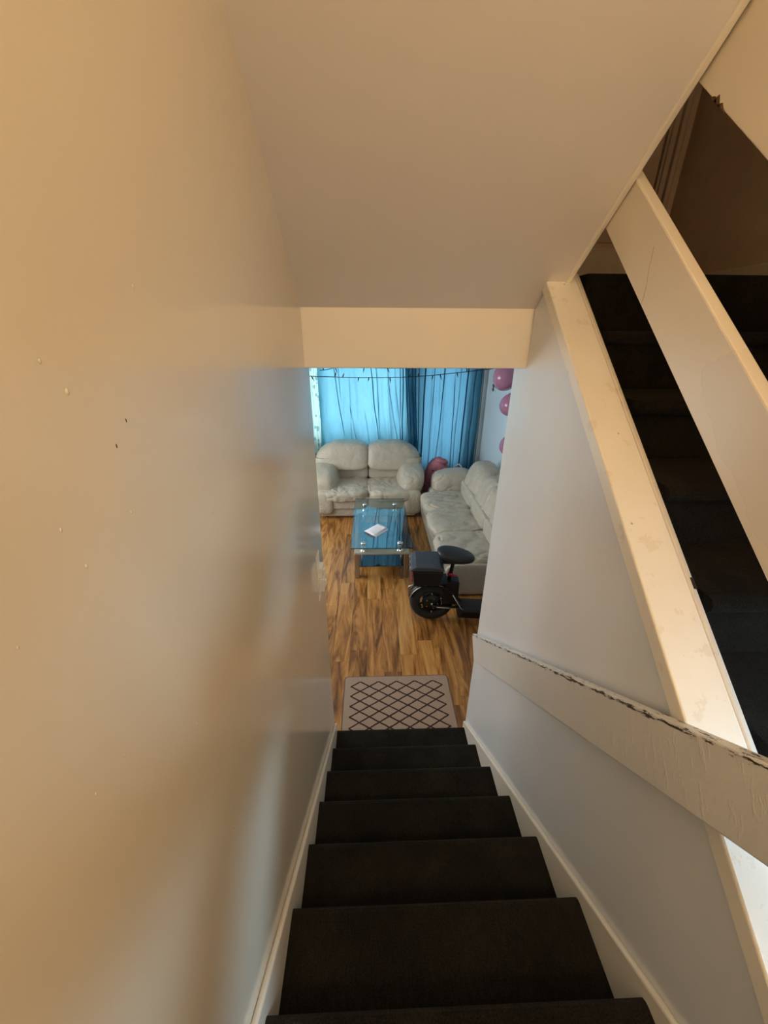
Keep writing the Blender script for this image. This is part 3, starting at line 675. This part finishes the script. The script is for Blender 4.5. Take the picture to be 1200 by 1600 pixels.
# ---------------------------------------------------------------- electric scooter
es = empty('electric_scooter', (.605, 3.22, 0), R(-4)); tag(es, 'black seated electric scooter with a rear box parked beside the long sofa', 'scooter')
def wheel(x, motor=True):
    wz = .222
    ty = MB(); prof = [(.170+.051*math.cos(a)*1.0, .046*math.sin(a)) for a in [2*math.pi*k/14 for k in range(14)]]
    ty.lathe(prof, 40, 'y', (x, 0, wz), True); t = ty.build('tire', 'rubber', es)
    rm = MB(); rm.lathe([(.128, -.03), (.142, -.034), (.142, .034), (.128, .03)], 36, 'y', (x, 0, wz), True); r_o = rm.build('rim', 'black_plastic', es)
    for k in range(6):
        a = k*math.pi/3+.3; c, s_ = math.cos(a), math.sin(a)
        MB().tube([(x+.05*c, 0, wz+.05*s_), (x+.122*c, 0, wz+.122*s_)], [.016, .011], 6).build('spoke', 'black_plastic', r_o)
        a += .25; c, s_ = math.cos(a), math.sin(a)
        MB().tube([(x+.10*c, -.030, wz+.10*s_), (x+.118*c, -.033, wz+.118*s_)], .007, 6).build('rim_glint', 'silver', r_o)
    hb = MB(); rr = .098 if motor else .06
    hb.lathe([(0, -.05), (.02, -.05), (rr, -.036), (rr, .036), (.02, .05), (0, .05)], 24, 'y', (x, 0, wz)); h = hb.build('hub', 'black_plastic', es)
    MB().tube([(x, -.062, wz), (x, .062, wz)], .010, 8).build('axle_nut', 'silver', h)
    for k in range(5):
        a = k*1.257; MB().tube([(x+.06*math.cos(a), -.043, wz+.06*math.sin(a)), (x+.06*math.cos(a), -.050, wz+.06*math.sin(a))], .005, 6).build('bolt', 'silver', h)
wheel(0); wheel(1.02, False)
# rear fender
V = []; ns = 16
for k in range(ns+1):
    a = R(25+k*140/ns)
    for yy, rr in ((-.054, .238), (0, .248), (.054, .238)): V.append((rr*math.cos(a), yy, .222+rr*math.sin(a)))
mb = MB(); mb.add(V, [(k*3+i, k*3+i+1, k*3+i+4, k*3+i+3) for k in range(ns) for i in range(2)], True)
f_ = mb.build('rear_fender', 'black_plastic', es); sm_ = f_.modifiers.new('thickness', 'SOLIDIFY'); sm_.thickness = .004
MB().tube([(.240*math.cos(R(25+k*140/16)), -.057, .222+.240*math.sin(R(25+k*140/16))) for k in range(17)], .005, 6).build('fender_rim', 'silver', f_)
for sy_ in (-.065, .065):
    MB().tube([(0, sy_, .205), (.16, sy_, .20), (.30, sy_, .21)], .014, 8).build('swing_arm', 'black_plastic', es)
    MB().tube([(.02, sy_, .44), (.14, sy_, .43), (.20, sy_, .36), (.29, sy_, .20), (.34, sy_, .165), (.80, sy_, .15)], .012, 8).build('frame_tube', 'black_plastic', es)
MB().tube([(.20, -.080, .36), (.29, -.080, .20), (.34, -.080, .168), (.56, -.080, .155)], .005, 6).build('trim_rod', 'silver', es)
MB().tube([(.05, -.08, .205), (.19, -.08, .198)], .006, 6).build('cable', 'silver', es)
sh_ = MB(); sh_.tube([(.04, 0.0, .24), (.12, 0, .42)], .016, 8); so = sh_.build('shock_absorber', 'black_plastic', es)
MB().tube([(.055+.03*math.cos(t*.9)*.9+.0012*t, .03*math.sin(t*.9), .27+.0022*t) for t in range(60)], .005, 6).build('spring', 'black_plastic', so)
MB().box(.10, .26, -.06, .06, .22, .50).build('battery_case', 'black_plastic', es, bevel=.015)
m = MB().prism([(.26, .10), (.86, .09), (.92, .14), (.90, .175), (.30, .19)], -.11, .11, 'y'); m.build('footboard', 'black_plastic', es, bevel=.012)
MB().box(.33, .84, -.095, .095, .183, .189).build('foot_mat', 'rubber', es)
MB().tube([(.16, 0, .48), (.19, 0, .72)], .019, 10).build('seat_post', 'black_plastic', es)
cl = MB(); cl.tube([(.168, 0, .545), (.172, 0, .575)], .028, 10); c_ = cl.build('seat_clamp', 'red_plastic', es)
MB().tube([(.17, -.03, .56), (.23, -.045, .575)], .007, 6).build('clamp_lever', 'red_plastic', c_)
puffy('seat', (.37, .25, .12), (.205, 0, .775), 'seat_vinyl', es, p=2.5, wr=.002, fr=4, seed=60, n=18, rot=(0, R(5), 0),
      deform=lambda P, c: (P.x, P.y*(1-.36*max(0, c[0]+.1)), P.z+.022*max(0, -c[0])**2-.015*max(0, c[0])))
MB().box(.06, .30, -.05, .05, .70, .722).build('seat_pan', 'black_plastic', es, bevel=.008)
MB().box(-.19, .14, -.09, .09, .488, .503).build('rack', 'black_plastic', es, bevel=.003)
for sy_ in (-.08, .08): MB().tube([(-.20, sy_, .47), (-.12, sy_, .455), (.10, sy_, .44)], .008, 6).build('rack_rail', 'black_plastic', es)
bx_ = MB().prism([(-.195, .505), (.055, .505), (.085, .67), (-.215, .67)], -.15, .15, 'y').build('rear_box', 'black_plastic', es, bevel=.015)
MB().prism([(-.235, .672), (.092, .672), (.085, .70), (.05, .725), (-.18, .725), (-.225, .70)], -.156, .156, 'y').build('lid', 'grey_lid', bx_, bevel=.018, bseg=3)
for yy in (-.10, 0, .10): MB().box(-.24, -.226, yy-.02, yy+.02, .645, .69).build('latch', 'silver', bx_, bevel=.003)
MB().box(-.215, -.205, -.07, .07, .50, .53).build('tail_light', 'red_plastic', es, bevel=.003)
MB().tube([(-.17, -.06, .47), (-.24, -.06, .44), (-.25, -.06, .40), (-.20, -.06, .38)], .006, 6).build('plate_bracket', 'silver', es)
for sy_ in (-.06, .06): MB().tube([(1.02, sy_, .205), (.90, sy_, .55)], .015, 8).build('fork_leg', 'black_plastic', es)
MB().tube([(.86, 0, .16), (.93, 0, .40), (.90, 0, .55), (.80, 0, .95)], .022, 10).build('steering_column', 'black_plastic', es)
MB().tube([(.74, -.28, .98), (.79, -.12, .97), (.80, 0, .96), (.79, .12, .97), (.74, .28, .98)], .013, 8).build('handlebar', 'black_plastic', es)
MB().tube([(.18, .09, .30), (.30, .20, .01)], .010, 8).build('kickstand', 'black_plastic', es)

# ---------------------------------------------------------------- doormat
dm = empty('doormat', (.20, 2.172, .0012)); tag(dm, 'brown doormat with a dark diamond lattice at the foot of the stairs', 'doormat')
def rrect(hx, hy, r):
    P = []
    for cx, cy, a0 in ((hx-r, hy-r, 0), (-hx+r, hy-r, 90), (-hx+r, -hy+r, 180), (hx-r, -hy+r, 270)):
        for k in range(6): a = R(a0+k*18); P.append((cx+r*math.cos(a), cy+r*math.sin(a)))
    return P
MB().prism(rrect(.448, .298, .03), 0, .006, 'z').build('border', 'mat_border', dm)
MB().prism(rrect(.438, .288, .025), .006, .0095, 'z').build('pile', 'doormat_weave', dm)

# ---------------------------------------------------------------- corner things
pk = empty('pink_bundle', (1.13, 6.30, 0)); tag(pk, 'soft pink bundle with small dark spots in the corner between the sofas', 'bag')
body = puffy('body', (.48, .40, .80), (0, 0, .40), 'pink_cloth', pk, p=3.0, wr=.035, fr=5, seed=70, n=22, deform=lambda P, c: (P.x*(1-.10*max(0, c[2])), P.y, P.z-(.12*abs(c[0]-.05)**1.5 if c[2] > 0 else 0)))
puffy('fold', (.22, .16, .09), (.05, -.08, .765), 'pink_cloth', pk, p=2.3, wr=.012, fr=8, seed=71, n=14, rot=(0, R(14), 0))
for q, s_ in (((.02, -.155, .70), .035), ((.12, -.17, .60), .045), ((-.10, -.17, .62), .03), ((.19, -.12, .585), .035), ((-.06, -.185, .55), .03)):
    puffy('spot', (s_*1.4, s_*.5, s_), q, 'dark_spot', body, p=2, wr=0, n=6); 
for ch in body.children: ch.location = Vector(ch.location)-Vector((0, 0, .40))
wb = empty('white_bag', (1.470, 6.30, 0)); tag(wb, 'small white bag with a looped handle behind the long sofa corner', 'bag')
puffy('body', (.16, .20, 0.599), (0, 0, 0.300), 'white_cloth', wb, p=3, wr=.012, fr=7, seed=75, n=14)
MB().tube([(-.07, 0, 0.559), (-.05, 0, 0.649), (.02, 0, 0.679), (.06, 0, 0.639), (.07, 0, 0.559)], .012, 8).build('handle', 'white_cloth', wb)

def balloon(loc, r, tilt, label):
    e = empty('balloon', loc); tag(e, label, 'balloon', 'pink balloons on the living room wall')
    prof = []
    for k in range(19):
        a = math.pi*k/18; z = -math.cos(a); rr = math.sin(a)*(1-.10*(1-z)/2*1.2*(1 if z < 0 else .6)); prof.append((max(0, rr)*r, z*r*(1.18 if z < 0 else 1.02)))
    b = MB().lathe(prof, 28).build('skin', 'balloon_pink', e, rot=tilt)
    MB().lathe([(0, -r*1.16), (.012, -r*1.19), (.020, -r*1.25), (.0, -r*1.23)], 10).build('knot', 'balloon_pink', b)
balloon((1.735, 5.20, 2.20), .172, (R(50), 0, 0), 'topmost pink balloon, cut by the lintel, on the white right wall')
balloon((1.80, 5.02, 1.885), .155, (R(70), 0, R(20)), 'middle pink balloon below the topmost one on the white wall')
balloon((1.82, 4.95, 1.37), .14, (R(60), 0, 0), 'lowest pink balloon, mostly hidden by the stair wall edge')
sp_ = empty('leaf_sprig', (1.645, 5.385, 2.075)); tag(sp_, 'small dark green leaf sprig hanging under the topmost pink balloon', 'sprig')
MB().tube([(0, 0, .10), (.0, 0, .02), (.01, 0, -.06)], .004, 6).build('stem', 'leaf_green', sp_)
for k in range(7):
    a = k*2.1; zt = .05-.016*k; d = Vector((math.cos(a)*.035, math.sin(a)*.035, -.05)); q = Vector((.005, 0, zt)); n_ = Vector((-math.sin(a), math.cos(a), 0))*.012
    mb = MB(); mb.add([q, q+d*.5+n_, q+d, q+d*.5-n_, q+d*.5+Vector((0, 0, .006))], [(0, 1, 4), (1, 2, 4), (2, 3, 4), (3, 0, 4), (0, 3, 2, 1)]); mb.build('leaf', 'leaf_green', sp_)
